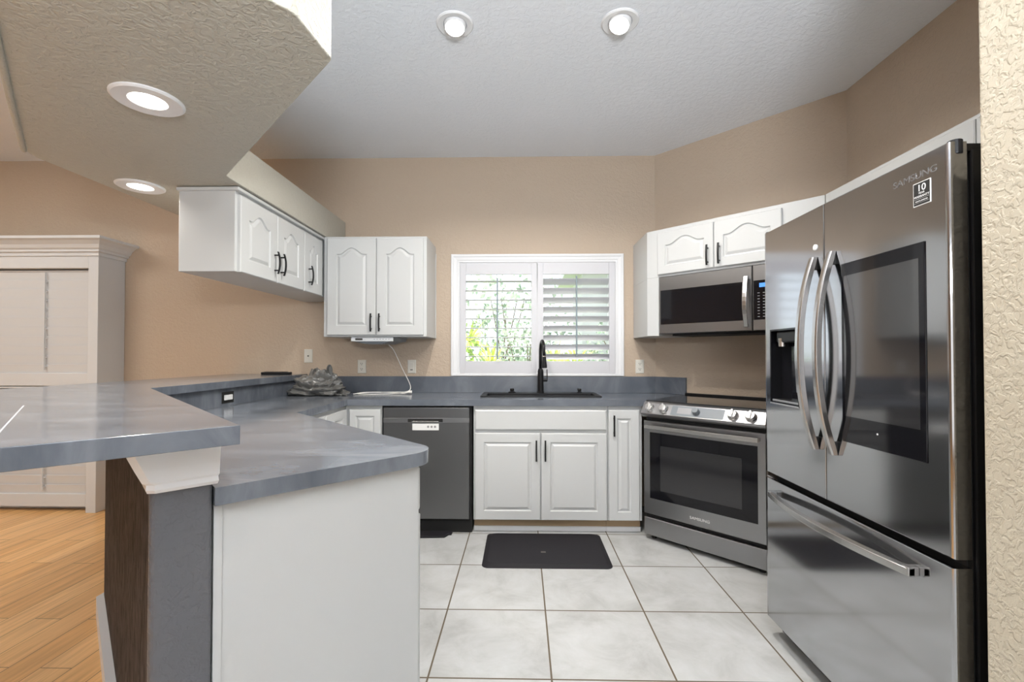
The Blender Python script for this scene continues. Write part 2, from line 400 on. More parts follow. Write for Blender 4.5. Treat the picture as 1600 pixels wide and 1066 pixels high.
def pull(parent, x, z, ln=.13, bow=.012, horiz=False, y=-.02):
    bm = nb(); pts = []
    for i in range(11):
        u = -1 + 2*i/10; yy = y - .022 - bow*(1-u*u)
        pts.append((x + (u*ln/2 if horiz else 0), yy, z + (0 if horiz else u*ln/2)))
    if horiz: strip(bm, pts, (0, 0, .0055), (0, .004, 0))
    else: strip(bm, pts, (.0055, 0, 0), (0, .004, 0))
    for s in (-1, 1):
        q = s*ln*.34; yy = y-.022-bow*.5
        if horiz: box(bm, x+q-.004, x+q+.004, yy, y, z-.004, z+.004)
        else: box(bm, x-.004, x+.004, yy, y, z+q-.004, z+q+.004)
    return obj('pull_handle', bm, 'black', parent, .001)
def door(parent, x0, x1, z0, z1, arch=0, hx=None, hz=None, hl=.13, bow=.012, fr=.062, top=None, name='door', label=None):
    d = obj(name, door_mesh(x0, x1, z0, z1, arch, fr=fr, top=top), 'white', parent)
    if hx is not None: pull(d, hx, hz, hl, bow)
    return d

# left uppers, facing +X (local x = world Y)
LZ0, LZ1 = 1.68, 2.128
def left_upper(y0, y1, doors, label, end=False):
    yc = (y0+y1)/2; t = thing('wall_cabinet', label, 'cabinet', (-1.51, yc, LZ0), PI/2, 'wall cabinets over the bar')
    a, b = y0-yc, y1-yc
    bm = nb(); box(bm, a, b, 0, .30, 0, LZ1-LZ0)
    obj('body', bm, 'white', t, .002)
    bm = nb(); box(bm, a-(.012 if end else 0), b, -.026, .31 if end else 0, LZ1-LZ0-.022, LZ1-LZ0-.002); obj('top_molding', bm, 'white', t, .006)
    for (d0, d1, hx) in doors:
        door(t, d0-yc, d1-yc, .0, LZ1-LZ0-.036, .045, hx-yc, .115, .135, .012, fr=.075, top=.07)
    return t
left_upper(2.385, 3.125, [(2.405, 2.772, 2.74), (2.776, 3.118, 2.81)], 'white two-door wall cabinet above the bar, nearest with plain end panel', True)
left_upper(3.127, 3.795, [(3.127, 3.406, 3.185)], 'white single-door wall cabinet above the bar, squeezed into the corner')
# back upper
t = thing('wall_cabinet', 'white tall wall cabinet with two arched doors left of the window', 'cabinet', (-1.084, 3.43, 1.375), 0)
bm = nb(); box(bm, -.403, .374, 0, .368, 0, .755); obj('body', bm, 'white', t, .002)
bx('side_strip', (.366, .378, .352, .369, 0, .70), 'white', t)
door(t, -.373, -.005, .012, .74, .048, -.036, .105, .135, .006, fr=.070, top=.072)
door(t, -.001, .352, .012, .74, .048, .026, .105, .135, .006, fr=.070, top=.072)
# diagonal uppers over the range
R2 = math.sqrt(2)
dl = (1.2625, 3.0375, 1.375)
t = thing('corner_wall_cabinet', 'white corner wall cabinet with two low arched doors above the microwave', 'cabinet', dl, -PI/4)
bm = nb()
prism(bm, [(.92, 3.798), (.92, 3.38), (1.70, 2.60), (2.018, 2.88), (1.098, 3.798)], 1.795, 2.137)
prism(bm, [(.92, 3.798), (.92, 3.38), (.985, 3.315), (1.285, 3.611), (1.098, 3.798)], 1.375, 1.795)
prism(bm, [(1.54, 2.76), (1.70, 2.60), (2.018, 2.88), (1.836, 3.062)], 1.375, 1.795)
obj('body', bm, 'white', t, .002, world=True)
for x0, x1, hx in ((-.393, .004, -.03), (.008, .405, .045)):
    door(t, x0, x1, .435, .735, .045, hx, .52, .135, .006, fr=.06, top=.05)
# over-fridge cabinet
t = thing('wall_cabinet', 'long white wall cabinet against the right wall above the refrigerator', 'cabinet', (1.70, 1.86, 1.83), -PI/2)
bm = nb(); box(bm, -.735, .715, 0, .315, 0, .307); obj('body', bm, 'white', t, .002)
door(t, -.38, .13, .01, .285, .04, .09, .08, .13, .006, fr=.06, top=.05)
door(t, .135, .64, .01, .285, .04, .175, .08, .13, .006, fr=.06, top=.05)

# ------------------------------------------------------------------ base cabinets
def base(name, label, x0, x1):
    xc = (x0+x1)/2; t = thing(name, label, 'cabinet', (xc, 3.22, 0))
    bm = nb(); box(bm, x0-xc, x1-xc, 0, .57, .09, .735); box(bm, x0-xc, x1-xc, 0, .018, .735, .884); box(bm, x0-xc, x0-xc+.018, .018, .57, .735, .884); box(bm, x1-xc-.018, x1-xc, .018, .57, .735, .884); obj('body', bm, 'white', t, .001)
    bx('toe_kick', (x0-xc, x1-xc, .055, .07, 0.03, .09), 'kick', t)
    bx('base_strip', (x0-xc, x1-xc, .043, .055, 0, .03), 'trimw', t)
    return t, xc
t, xc = base('base_cabinet', 'wide white sink cabinet with false drawer front and two panel doors', -.335, .598)
bm = door_mesh(-.324-xc, .590-xc, .716, .857, fr=.03, mold=.006); bm.free()
bm = nb(); rings(bm, [outline(-.324-xc+d, .590-xc-d, .716+d, .857-d, 0, y) for d, y in ((0, 0), (0, -.014), (.008, -.02))]); obj('drawer_front', bm, 'white', t)
door(t, -.324-xc, .130-xc, .095, .695, 0, .103-xc, .577, .145, 0)
door(t, .137-xc, .590-xc, .095, .695, 0, .165-xc, .577, .145, 0)
t, xc = base('base_cabinet', 'narrow white base cabinet between the sink cabinet and the range', .6, .835)
door(t, .604-xc, .815-xc, .095, .857, 0, .638-xc, .75, .145, 0, fr=.058)
t, xc = base('base_cabinet', 'narrow white corner base cabinet left of the dishwasher', -1.235, -.98)
door(t, -1.205-xc, -.985-xc, .095, .857, 0, None, None, fr=.045)
# left run, facing +X
t = thing('base_cabinet', 'white base cabinet in the left corner behind the peninsula', 'cabinet', (-1.24, 2.83, 0), PI/2)
bm = nb(); prism(bm, [(-1.82, 2.42), (-1.24, 2.42), (-1.24, 3.78), (-1.82, 3.78)], .09, .884); obj('body', bm, 'white', t, world=True)
bx('toe_kick', (-.4, .38, .055, .07, 0, .09), 'kick', t)
door(t, -.37, .02, .095, .857, 0, None, None, fr=.055); door(t, .025, .37, .095, .857, 0, None, None, fr=.055)
# peninsula cabinet
p2 = dg(1.825, 1.16)
t = thing('base_cabinet', 'white peninsula base cabinet with large plain end panel beside the grey half wall', 'cabinet', (p2[0], p2[1], 0), math.radians(135))
bm = nb(); prism(bm, [dg(1.83, .352), dg(1.83, 1.16), (-1.24, 2.40), (-1.81, 2.40), (-1.81, 2.165)], .09, .884)
prism(bm, [dg(1.835, .352), dg(1.835, 1.08), (-1.24, 2.32), (-1.81, 2.32), (-1.81, 2.165)], 0, .09)
obj('body', bm, 'white', t, world=True)
bm = nb(); prism(bm, [dg(1.818, .352), dg(1.818, 1.155), dg(1.83, 1.155), dg(1.83, .352)], 0, .884); obj('end_panel', bm, 'white', t, .002, world=True)
bm = nb(); prism(bm, [dg(1.812, .352), dg(1.812, .378), dg(1.818, .378), dg(1.818, .352)], 0, .884); obj('scribe_strip', bm, 'white', t, .001, world=True)
for a, b in ((.02, .62), (.64, 1.24)):
    bm = nb(); rings(bm, [outline(a+d, b-d, .732+d, .868-d, 0, y) for d, y in ((0, 0), (0, -.014), (.006, -.02))]); d_ = obj('drawer', bm, 'white', t); pull(d_, (a+b)/2, .80, .13, 0, True)
    door(t, a, b, .10, .717, 0, b-.035, .60, .14, 0)

# ------------------------------------------------------------------ countertop, bar, splash
CT = .928; CB = .885
bm = nb()
cpoly = [(-1.215, 3.19), (-1.215, 2.465), dg(1.785, 1.25), dg(1.785, .35), (-1.818, 2.168), (-1.818, 3.795), (-1.215, 3.795)]
prism(bm, roundpoly(cpoly, {2: .10}, 12), CB, CT)
hx0, hx1, hy0, hy1 = -.275, .56, 3.395, 3.60
prism(bm, [(-1.215, 3.19), (hx0, 3.19), (hx0, 3.795), (-1.215, 3.795)], CB, CT)
prism(bm, [(hx0, 3.19), (hx1, 3.19), (hx1, hy0), (hx0, hy0)], CB, CT)
prism(bm, [(hx0, hy1), (hx1, hy1), (hx1, 3.795), (hx0, 3.795)], CB, CT)
prism(bm, [(hx1, 3.19), (.855, 3.19), (1.274, 3.609), (1.092, 3.795), (hx1, 3.795)], CB, CT)
bmesh.ops.remove_doubles(bm, verts=bm.verts, dist=.0001)
bad = [f for f in bm.faces if abs(f.normal.z) < .1]
obj('countertop', bm, 'counter', label='blue-grey laminate countertop wrapping from peninsula past the sink to the range', cat='countertop')
bm = nb()
prism(bm, [(-1.777, 3.778), (1.092, 3.778), (1.272, 3.598), (1.287, 3.609), (1.098, 3.798), (-1.777, 3.798)], CT, 1.062)
obj('backsplash', bm, 'counter', bev=.002, label='low blue-grey backsplash along the back wall under the window', cat='backsplash')
bm = nb(); prism(bm, [(-1.819, 3.775), (-1.819, 2.169), (-1.808, 2.174), (-1.808, 3.775)], CT, 1.034)
prism(bm, [dg(1.93, .349), dg(1.93, .362), (-1.808, 2.174), (-1.819, 2.169)], CT, 1.034)
obj('backsplash', bm, 'counter', label='dark blue-grey upstand under the raised bar with a small outlet', cat='backsplash')
BT = 1.08
t = thing('bar_top', 'raised blue-grey laminate bar top with rounded near corner', 'bar top', (-1.4, 1.6, BT-.043))
bm = nb()
bp = [(-1.78, WY-.003), (-1.78, 2.175), dg(1.67, .395), dg(1.67, -.37), (-2.42, 2.05), (-2.42, WY-.003)]
prism(bm, roundpoly(bp, {3: .20}, 14), BT-.043, BT); obj('slab', bm, 'counter', t, .0015, world=True)
bm = nb(); prism(bm, [dg(1.76, -.150), dg(1.76, -.145), dg(2.98, -.145), dg(2.98, -.150)], BT, BT+.0006); obj('seam', bm, 'caulk', t, world=True, label='white seam line')

# ------------------------------------------------------------------ sink and faucet
t = thing('kitchen_sink', 'black drop-in sink set in the countertop under the window', 'sink', (.1425, 3.55, CT))
bm = nb()
sx0, sx1, sy0, sy1 = -.4475, .4475, -.175, .17
def rr_(x0, x1, y0, y1, z, r=.02): return [Vector((x, y, z)) for x, y in roundpoly([(x0, y0), (x1, y0), (x1, y1), (x0, y1)], r, 4)]
rings(bm, [rr_(sx0, sx1, sy0, sy1, 0), rr_(sx0, sx1, sy0, sy1, .008), rr_(sx0+.01, sx1-.01, sy0+.01, sy1-.01, .011), rr_(hx0-.1425+.012, hx1-.1425-.012, hy0-3.55+.008, hy1-3.55-.01, .010), rr_(hx0-.1425+.014, hx1-.1425-.014, hy0-3.55+.010, hy1-3.55-.012, -.18, .02)], cap0=False)
obj('basin', bm, 'black', t, recalc=True)
bm = nb(); lathe(bm, [(.04, 0), (.04, .003), (.02, .001)], 20, Matrix.Translation((0, -.06, -.18))); obj('drain', bm, 'chrome', t)
def cap(x, label, r):
    bm = nb(); lathe(bm, [(r, 0), (r, .004), (r*.6, .008), (.014, .012), (.017, .024), (.013, .032)], 20)
    o = obj('hole_cap', bm, 'black', smooth=False, label=label, cat='knob', group='caps behind the sink'); o.location = (x, 3.672, CT+.0115)
cap(-.075, 'small black knob with wide base left of the faucet', .032)
cap(.46, 'small black knob with narrow base right of the faucet', .022)
t = thing('faucet', 'matte black gooseneck faucet behind the sink before the window', 'faucet', (.152, 3.665, CT+.011))
bm = nb(); lathe(bm, [(.029, 0), (.029, .006), (.024, .012), (.0235, .17), (.019, .185), (.0155, .19)], 24); obj('body', bm, 'black', t, smooth=False)
bm = nb(); pts = [(0, 0, .185), (0, 0, .30)]
for i in range(13):
    a = PI*i/12; pts.append((.018*(1-math.cos(a))/2*1.0, -.085+.085*math.cos(a), .325+.083*math.sin(a)))
pts.append((.020, -.172, .29)); tube(bm, pts, .0125, 14); obj('spout', bm, 'black', t, smooth=True)
bm = nb(); tube(bm, [(.020, -.172, .288), (.0205, -.173, .26), (.0215, -.174, .215), (.022, -.175, .20)], .01, 16, rr=[.0145, .0155, .0205, .020]); obj('spray_head', bm, 'black', t)
bm = nb(); tube(bm, [(.0195, -.172, .286), (.0195, -.172, .292)], .0152, 16); obj('collar', bm, 'chrome', t)
bm = nb(); tube(bm, [(.015, 0, .10), (.052, 0, .10)], .0125, 14); tube(bm, [(.052, 0, .095), (.052, 0, .13), (.051, 0, .185)], .004, 8); obj('lever', bm, 'black', t)

# ------------------------------------------------------------------ dishwasher
t = thing('dishwasher', 'dark stainless dishwasher below the counter left of the sink cabinet', 'dishwasher', (-.66, 3.19, 0))
bx('tub', (-.314, .314, .03, .57, .0, .882), 'gap', t)
bm = nb(); rings(bm, [outline(-.300, .300, .10, .872, 0, .03), outline(-.300, .300, .10, .872, 0, .004), outline(-.296, .296, .104, .868, 0, 0)]); 
obj('door_panel', bm, 'steeld', t)
bm = nb(); box(bm, -.300, .300, -.004, .0005, .768, .800); h = obj('handle_band', bm, 'steel2', t, .001)
bm = nb(); box(bm, -.13, .115, -.0052, .001, .772, .796); obj('grip_pocket', bm, 'gap', h, .004)
bm = nb(); box(bm, -.10, .085, -.0072, -.004, .772, .780); obj('grip_lip', bm, 'handle', h, .001)
bx('energy_label', (-.098, .086, -.0015, 0, .716, .762), 'label', t)
for i in range(3): bm = nb(); lathe(bm, [(.008, 0), (.008, .001)], 12, Matrix.Translation((.012+.024*i, -.0015, .740)) @ Matrix.Rotation(PI/2, 4, 'X')); obj('label_symbol', bm, 'lcd', t)
bx('kick_plate', (-.300, .300, .05, .06, .0, .098), 'black', t)
bm = nb(); prism(bm, [(-.88, 3.10), (-.52, 3.12), (-.50, 3.165), (-.48, 3.165), (-.48, 3.212), (-.88, 3.212)], .0, .014); obj('rubber_flap', bm, 'rubber', bev=.004, label='black rubber flap lying on the tiles under the dishwasher', cat='flap')

# ------------------------------------------------------------------ range
t = thing('range', 'stainless slide-in range with front knobs standing diagonally in the corner', 'stove', (1.0975, 2.8725, 0), -PI/4)
hw = .380
bx('body', (-hw+.002, hw-.002, .03, .625, .035, .90), 'black', t, .003)
bx('drawer', (-hw, hw, 0, .03, .035, .151), 'steel2', t, .004)
bm = nb(); rings(bm, [outline(-hw, hw, .176, .797, 0, .03), outline(-hw, hw, .176, .797, 0, .003), outline(-hw+.003, hw-.003, .179, .794, 0, 0)]); d = obj('oven_door', bm, 'steel2', t)
bx('door_glass', (-.335, .335, -.002, .001, .283, .722), 'blackglass', d, .001)
bx('inner_window', (-.26, .25, -.0026, -.001, .345, .64), 'cooktop', d)
bm = nb(); pts = [(-.352+.704*i/16, -.042-.008*math.sin(PI*i/16), .762) for i in range(17)]; strip(bm, pts, (0, 0, .013), (0, .006, 0)); box(bm, -.352, -.335, -.04, 0, .752, .772); box(bm, .335, .352, -.04, 0, .752, .772); obj('door_handle', bm, 'handle', d, .002)
text('range_logo', 'SAMSUNG', .024, 'label', d, (0, -.0006, .222), sx=1.15)
bm = nb(); prof = [(-.005, .823), (-.028, .838), (-.034, .850), (.012, .915), (.03, .925), (.08, .925), (.08, .823)]
rings(bm, [[Vector((x, y, z)) for y, z in prof] for x in (-hw-.006, hw+.006)]); cp = obj('control_panel', bm, 'steel2', t, .002)
sl = math.atan2(.065, .046)   # slope of the panel
def onp(x, u, off=0.0):  # point on slope: u from 0 bottom to 1 top
    p = Vector((x, -.034+.046*u, .850+.065*u)); nrm = Vector((0, -math.sin(sl), math.cos(sl))); return p + nrm*off
def quadbox(x0, x1, u0, u1, th):
    bm = nb(); a = [onp(x0, u0), onp(x1, u0), onp(x1, u1), onp(x0, u1)]; b = [onp(x0, u0, th), onp(x1, u0, th), onp(x1, u1, th), onp(x0, u1, th)]
    rings(bm, [a, b]); return bm
obj('touch_panel', quadbox(-.175, .155, .08, .92, .0012), 'radio_d', cp)
obj('clock_display', quadbox(-.135, -.045, .25, .80, .0018), 'lcd', cp)
nm = Vector((0, -math.sin(sl), math.cos(sl)))
def knob(x, r, m):
    q = Vector((0, 0, 1)).rotation_difference(nm).to_matrix().to_4x4(); T_ = Matrix.Translation(onp(x, .5)) @ q
    bm = nb(); lathe(bm, [(r*1.05, 0), (r*1.08, .006), (r, .01), (r*.9, .028), (r*.8, .031)], 24, T_)
    if m == 'chrome': box(bm, -.006, .006, -r*.85, r*.85, .028, .040, T_)
    return obj('knob', bm, m, cp, .001)
for x in (-.328, -.228, .208, .308): knob(x, .029, 'chrome')
knob(-.012, .022, 'radio_d')
bx('cooktop', (-hw, hw, .03, .635, .925, .932), 'cooktop', t, .002)
bm = nb(); box(bm, -hw-.012, hw+.012, .628, .645, .925, .945); obj('back_trim', bm, 'black', t, .002)
bx('tag', (.35, .375, .60, .604, .932, .955), 'label', t)
for sx_ in (-1, 1):
    for yy in (.06, .56):
        bm = nb(); lathe(bm, [(.016, 0), (.018, .004), (.012, .036)], 12, Matrix.Translation((sx_*.34, yy, 0))); obj('foot', bm, 'black', t)

# ------------------------------------------------------------------ microwave (hangs from the corner cabinet)
t = thing('microwave', 'stainless over-the-range microwave with black window and vertical handle', 'microwave', (1.2625, 3.0375, 1.375), -PI/4)
hw = .375
bx('body', (-hw, hw, .0, .38, .012, .418), 'black', t, .003)
bm = nb(); rings(bm, [outline(-hw, .243, .012, .414, 0, .0), outline(-hw, .243, .012, .414, 0, -.025), outline(-hw+.004, .239, .016, .410, 0, -.03)]); d = obj('door', bm, 'steel2', t)
bx('door_window', (-.362, .19, -.0325, -.029, .078, .318), 'blackglass', d, .001)
bm = nb(); pts = [(.215, -.05-.03*math.sin(PI*i/12), .035+.315*i/12) for i in range(13)]; strip(bm, pts, (.013, 0, 0), (0, .006, 0)); box(bm, .205, .225, -.05, -.029, .035, .055); box(bm, .205, .225, -.05, -.029, .33, .35); obj('door_handle', bm, 'handle', d, .003)
bm = nb(); rings(bm, [outline(.247, hw, .012, .414, 0, .0), outline(.247, hw, .012, .414, 0, -.025), outline(.250, hw-.003, .016, .410, 0, -.03)]); k = obj('control_panel', bm, 'steel2', t)
bx('keypad', (.252, .368, -.0315, -.029, .078, .318), 'blackglass', k, .001)
bx('display', (.285, .345, -.0325, -.031, .275, .300), 'bluelight', k)
for r_ in range(9):
    for c_ in range(3): 
        bx('key', (.275+c_*.03, .287+c_*.03, -.0322, -.031, .095+r_*.018, .0985+r_*.018), 'lcd', k)
bx('vent_grille', (-.30, .33, .02, .33, -.002, .012), 'gap', t, .002)

# ------------------------------------------------------------------ refrigerator
FX = 1.09; FY = 1.645
t = thing('refrigerator', 'tall black stainless french-door refrigerator with door screen and water dispenser', 'refrigerator', (FX, FY, 0), -PI/2)
hw = .455; spx = -.03
bx('case', (-hw+.006, hw-.002, .060, .80, .035, 1.768), 'black', t, .004)
bx('gasket', (-hw+.02, hw-.012, .045, .062, .09, 1.76), 'gap', t)
def panel(x0, x1, z0, z1, hole=None, ra=.012, rb=.012):
    bm = nb(); O = lambda k, d: [Vector(p) for p in ((x0+ra*d, ra*k, z0+.004*d), (x1-rb*d, rb*k, z0+.004*d), (x1-rb*d, rb*k, z1-.004*d), (x0+ra*d, ra*k, z1-.004*d))]
    rs = [[Vector(p) for p in ((x0, .046, z0), (x1, .046, z0), (x1, .046, z1), (x0, .046, z1))]] + [O(1-math.sin(q), 1-math.cos(q)) for q in (0, .4, .8, 1.2, PI/2)]
    if hole:
        a, b, c, e = hole; H = lambda y, d=0: [Vector(p) for p in ((a+d, y, c+d), (b-d, y, c+d), (b-d, y, e-d), (a+d, y, e-d))]
        rs += [H(0), H(.0455)]
    rings(bm, rs); return bm
hole = (-.390, -.188, 1.035, 1.345)
fd = obj('door', panel(-hw, spx-.002, .722, 1.785, hole, .03, .003), 'steel', t)
nd = obj('door', panel(spx+.002, hw, .722, 1.785, None, .003, .010), 'steel', t)
fz = obj('freezer_drawer', panel(-hw, hw, .085, .700, None, .03, .010), 'steel', t)
# dispenser
bm = nb(); a, b, c, e = hole
rings(bm, [[Vector(p) for p in ((a+d, y, c+d), (b-d, y, c+d), (b-d, y, e-d), (a+d, y, e-d))] for d, y in ((-.004, -.001), (.003, -.001), (.003, .044))], cap0=False, cap1=True)
ds_ = obj('dispenser', bm, 'blackglass', fd)
bx('dispenser_head', (a+.025, b-.01, .010, .043, e-.055, e-.004), 'black', ds_, .008)
bm = nb(); lathe(bm, [(.016, 0), (.017, .03), (.017, .035)], 16, Matrix.Translation((a+.055, .022, e-.07))); obj('nozzle', bm, 'chrome', ds_)
bm = nb(); strip(bm, [(b-.06, .03, e-.07), (b-.06, .04, c+.05)], (.018, 0, 0), (0, .004, 0)); obj('paddle', bm, 'radio_d', ds_, .002)
bx('drip_tray', (a+.006, b-.006, .002, .043, c+.004, c+.014), 'chrome', ds_, .002)
bx('frame_lip', (a-.002, b+.002, -.003, .0, c-.006, c), 'chrome', ds_, .001)
# screen
bm = nb(); box(bm, .060, .385, -.003, .001, .948, 1.548); sc_ = obj('screen_panel', bm, 'blackglass', nd, .002)
bx('display', (.074, .366, -.0034, -.0028, 1.035, 1.505), 'screen', sc_)
bm = nb(); lathe(bm, [(.003, 0), (.003, .001)], 10, Matrix.Translation((.215, -.0034, .997)) @ Matrix.Rotation(PI/2, 4, 'X')); obj('sensor_dot', bm, 'label', sc_)
text('door_logo', 'SAMSUNG', .026, 'logo', nd, (.352, -.0004, 1.732), sx=1.2)
st = bx('warranty_sticker', (.350, .404, -.0014, 0, 1.648, 1.712), 'label', nd)
bx('sticker_face', (.352, .402, -.0018, -.001, 1.650, 1.710), 'sticker', st)
text('sticker_text', '10', .026, 'label', st, (.377, -.002, 1.695), sx=1.1)
text('sticker_text', 'YEAR', .0075, 'label', st, (.377, -.002, 1.6815), sx=1.1)
text('sticker_text', 'WARRANTY', .0085, 'label', st, (.377, -.002, 1.6725), sx=1.0)
text('sticker_text', 'DIGITAL INVERTER', .0045, 'label', st, (.377, -.002, 1.6605), sx=1.0)
bx('sticker_line', (.354, .400, -.0021, -.0017, 1.6665, 1.667), 'label', st); bx('sticker_line', (.354, .400, -.0021, -.0017, 1.656, 1.6564), 'label', st)
bm = nb(); lathe(bm, [(.011, 0), (.011, .003), (.006, .005)], 16, Matrix.Translation((-.078, 0, 1.638)) @ Matrix.Rotation(PI/2, 4, 'X')); obj('door_button', bm, 'label', fd, label='small white round button')
def bow(x, parent):
    bm = nb(); z0, z1 = .893, 1.600; R = []
    for i in range(25):
        u = -1+2*i/24; y = -.010-.056*(1-abs(u)**2.2); z = (z0+z1)/2+u*(z1-z0)/2; wd = .0125; dp = .024 if abs(u) < .85 else .012
        R.append([Vector((x-wd, y-.005, z)), Vector((x-wd*.6, y-.009, z)), Vector((x+wd*.6, y-.009, z)), Vector((x+wd, y-.005, z)), Vector((x+wd, min(y+.013, -.0005), z)), Vector((x-wd, min(y+.013, -.0005), z))])
    rings(bm, R); fin(bm)
    for f in bm.faces:
        if f.normal.y > .5: f.material_index = 1
    h = obj('door_handle', bm, ['handle', 'gap'], parent, .001)
    bm = nb(); box(bm, x-.009, x+.009, -.016, .0, z0+.01, z0+.045); box(bm, x-.009, x+.009, -.016, .0, z1-.045, z1-.01); obj('mount', bm, 'gap', h)
bow(-.078, fd); bow(.022, nd)
bm = nb(); R = []
for i in range(25):
    u = -1+2*i/24; y = -.02-.045*(1-u*u); x = -.008+u*.362; R.append([Vector((x, y-.009, .631)), Vector((x, y-.009, .652)), Vector((x, y+.009, .657)), Vector((x, y+.009, .629))])
rings(bm, R); box(bm, -.37, -.345, -.03, 0, .632, .656); box(bm, .33, .354, -.03, 0, .632, .656); obj('drawer_handle', bm, 'handle', fz, .002)
for sx_ in (-1, 1):
    bm = nb(); x = sx_*(hw-.016); box(bm, x-.03, x+.012, .045, .15, 1.762, 1.782); lathe(bm, [(.015, 0), (.016, .004), (.016, .036), (.014, .038)], 20, Matrix.Translation((x+sx_*.004, .027, 1.754))); obj('hinge', bm, 'black', t, .003)
bx('toe_grille', (-hw+.03, hw-.03, .06, .09, .02, .082), 'black', t, .003)
for sx_ in (-1, 1):
    bm = nb(); lathe(bm, [(.022, -.015), (.026, -.01), (.026, .01), (.022, .015)], 18, Matrix.Translation((sx_*(hw-.05), .10, .0265)) @ Matrix.Rotation(PI/2, 4, 'Y')); obj('wheel', bm, 'rubber', t)
    bm = nb(); lathe(bm, [(.022, -.015), (.026, -.01), (.026, .01), (.022, .015)], 18, Matrix.Translation((sx_*(hw-.05), .74, .0265)) @ Matrix.Rotation(PI/2, 4, 'Y')); obj('wheel', bm, 'rubber', t)

# ------------------------------------------------------------------ shuttered cupboard in the living room
t = thing('shutter_cupboard', 'tall white built-in cupboard with crown moulding and louvered shutter doors', 'cupboard', (-3.9, 3.66, 0))
bm = nb(); box(bm, -3.415, -3.335, 3.55, 3.797, 0, 2.04); box(bm, -4.60, -3.415, 3.55, 3.797, 1.925, 2.04); box(bm, -4.60, -4.52, 3.55, 3.797, 0, 2.04); box(bm, -4.52, -3.415, 3.66, 3.797, 0, 1.925)
obj('body', bm, 'cupboard', t, .003, world=True)
bm = nb(); pr = [(0, 2.02), (.012, 2.02), (.012, 2.045), (.03, 2.05), (.03, 2.065), (.045, 2.075), (.06, 2.10), (.09, 2.125), (.115, 2.135), (.115, 2.155), (.0, 2.155)]
R = []
for o_, z in pr: R.append((o_, z))
rs = []
for o_, z in pr: rs.append([Vector((-4.7, 3.55-o_, z)), Vector((-3.335+o_, 3.55-o_, z)), Vector((-3.335+o_, 3.797, z)), Vector((-4.7, 3.797, z))])
rings(bm, rs); obj('crown', bm, 'cupboard', t, world=True)
for (z0, z1) in ((.035, .985), (.992, 1.915)):
    for (x0, x1) in ((-4.515, -3.42),):
        bm = nb(); box(bm, x0, x0+.03, 3.592, 3.62, z0, z1); box(bm, x1-.03, x1, 3.592, 3.62, z0, z1); box(bm, x0, x1, 3.592, 3.62, z0, z0+.10); box(bm, x0, x1, 3.592, 3.62, z1-.012, z1)
        d = obj('shutter_door', bm, 'cupboard', t, .002, world=True)
        bm = nb(); z = z0+.13
        while z < z1-.03:
            rings(bm, [[Vector((x, 3.603 + c_*.0, 0)) for _ in (0,)] for x in ()]) if False else None
            m4 = Matrix.Translation(((x0+x1)/2, 3.606, z)) @ Matrix.Rotation(math.radians(9), 4, 'X')
            box(bm, -(x1-x0)/2+.031, (x1-x0)/2-.031, -.003, .003, -.043, .043, m4); z += .075
        bm.transform(MTX[t].inverted()); s_ = obj('louvers', bm, 'cupboard', d, .001)
        bm = nb(); xr = -3.80; box(bm, xr-.006, xr+.006, 3.578, 3.588, z0+.13, z1-.02); z = z0+.15
        while z < z1-.03: box(bm, xr-.003, xr+.012, 3.586, 3.602, z, z+.012); z += .075
        bm.transform(MTX[t].inverted()); obj('tilt_rod', bm, 'cupboard', d)

# ------------------------------------------------------------------ recessed lights
def can(loc, R_, r, label, group, tilt, aim, power, prot):
    t = thing('recessed_light', label, 'ceiling light', loc, 0, group)
    bm = nb(); lathe(bm, [(R_, 0), (R_, -.004), (R_*.93, -.009), (r*1.25, -.006), (r*1.18, 0)], 40, cap0=False, cap1=False); obj('trim_ring', bm, 'trimw', t, smooth=False)
    q = Matrix.Translation((0, 0, -.001)) @ Matrix.Rotation(tilt, 4, 'X') @ Matrix.Rotation(aim, 4, 'Y')
    if prot:
        bm = nb(); lathe(bm, [(r*1.12, .03), (r*1.16, -.004), (r*1.10, -.022), (r*.98, -.026), (r*.96, -.018)], 36, q, cap0=False, cap1=False); obj('eyeball', bm, 'trimw', t)
    bm = nb(); zz = -.020 if prot else -.003; lathe(bm, [(r*(.97 if prot else 1.19), zz), (r*.9, zz-.004), (r*.5, zz-.006)], 36, q, cap0=False); obj('lens', bm, 'lens', t, smooth=True)
    l = bpy.data.lights.new('recessed_lamp', 'AREA'); l.shape = 'DISK'; l.size = r*1.7; l.energy = power; l.color = (1, .95, .88); l.spread = math.radians(150)
    lo = bpy.data.objects.new('recessed_lamp', l); COL.objects.link(lo); lo.parent = t; lo.location = (0, 0, -.045 if prot else -.016)
    return t
can((-.33, 2.258, CZ), .092, .048, 'recessed ceiling light on the left above the sink', 'ceiling lights over the kitchen', math.radians(-12), 0, 26, True)
can((.487, 2.258, CZ), .092, .048, 'recessed ceiling light on the right above the sink', 'ceiling lights over the kitchen', math.radians(-14), math.radians(12), 26, True)
can((-1.303, 1.567, SZ), .108, .046, 'large round recessed light in the soffit, nearer to the bar end', 'soffit lights over the bar', 0, 0, 7, False)
can((-2.01, 2.375, SZ), .108, .046, 'round recessed light in the soffit nearer to the back wall', 'soffit lights over the bar', 0, 0, 9, False)
# added lamps out of view that raise the overall brightness
for x, y in ((-.33, .35), (.49, .35)):
    lamp('added_overhead_fill', 'AREA', (x, y, CZ-.01), 12, color=(1, .93, .84), shape='DISK', size=.12)
lamp('added_living_fill', 'AREA', (-4.2, 1.6, CZ-.01), 52, color=(1, .95, .88), shape='DISK', size=1.4)  # added unseen fill over the living room side

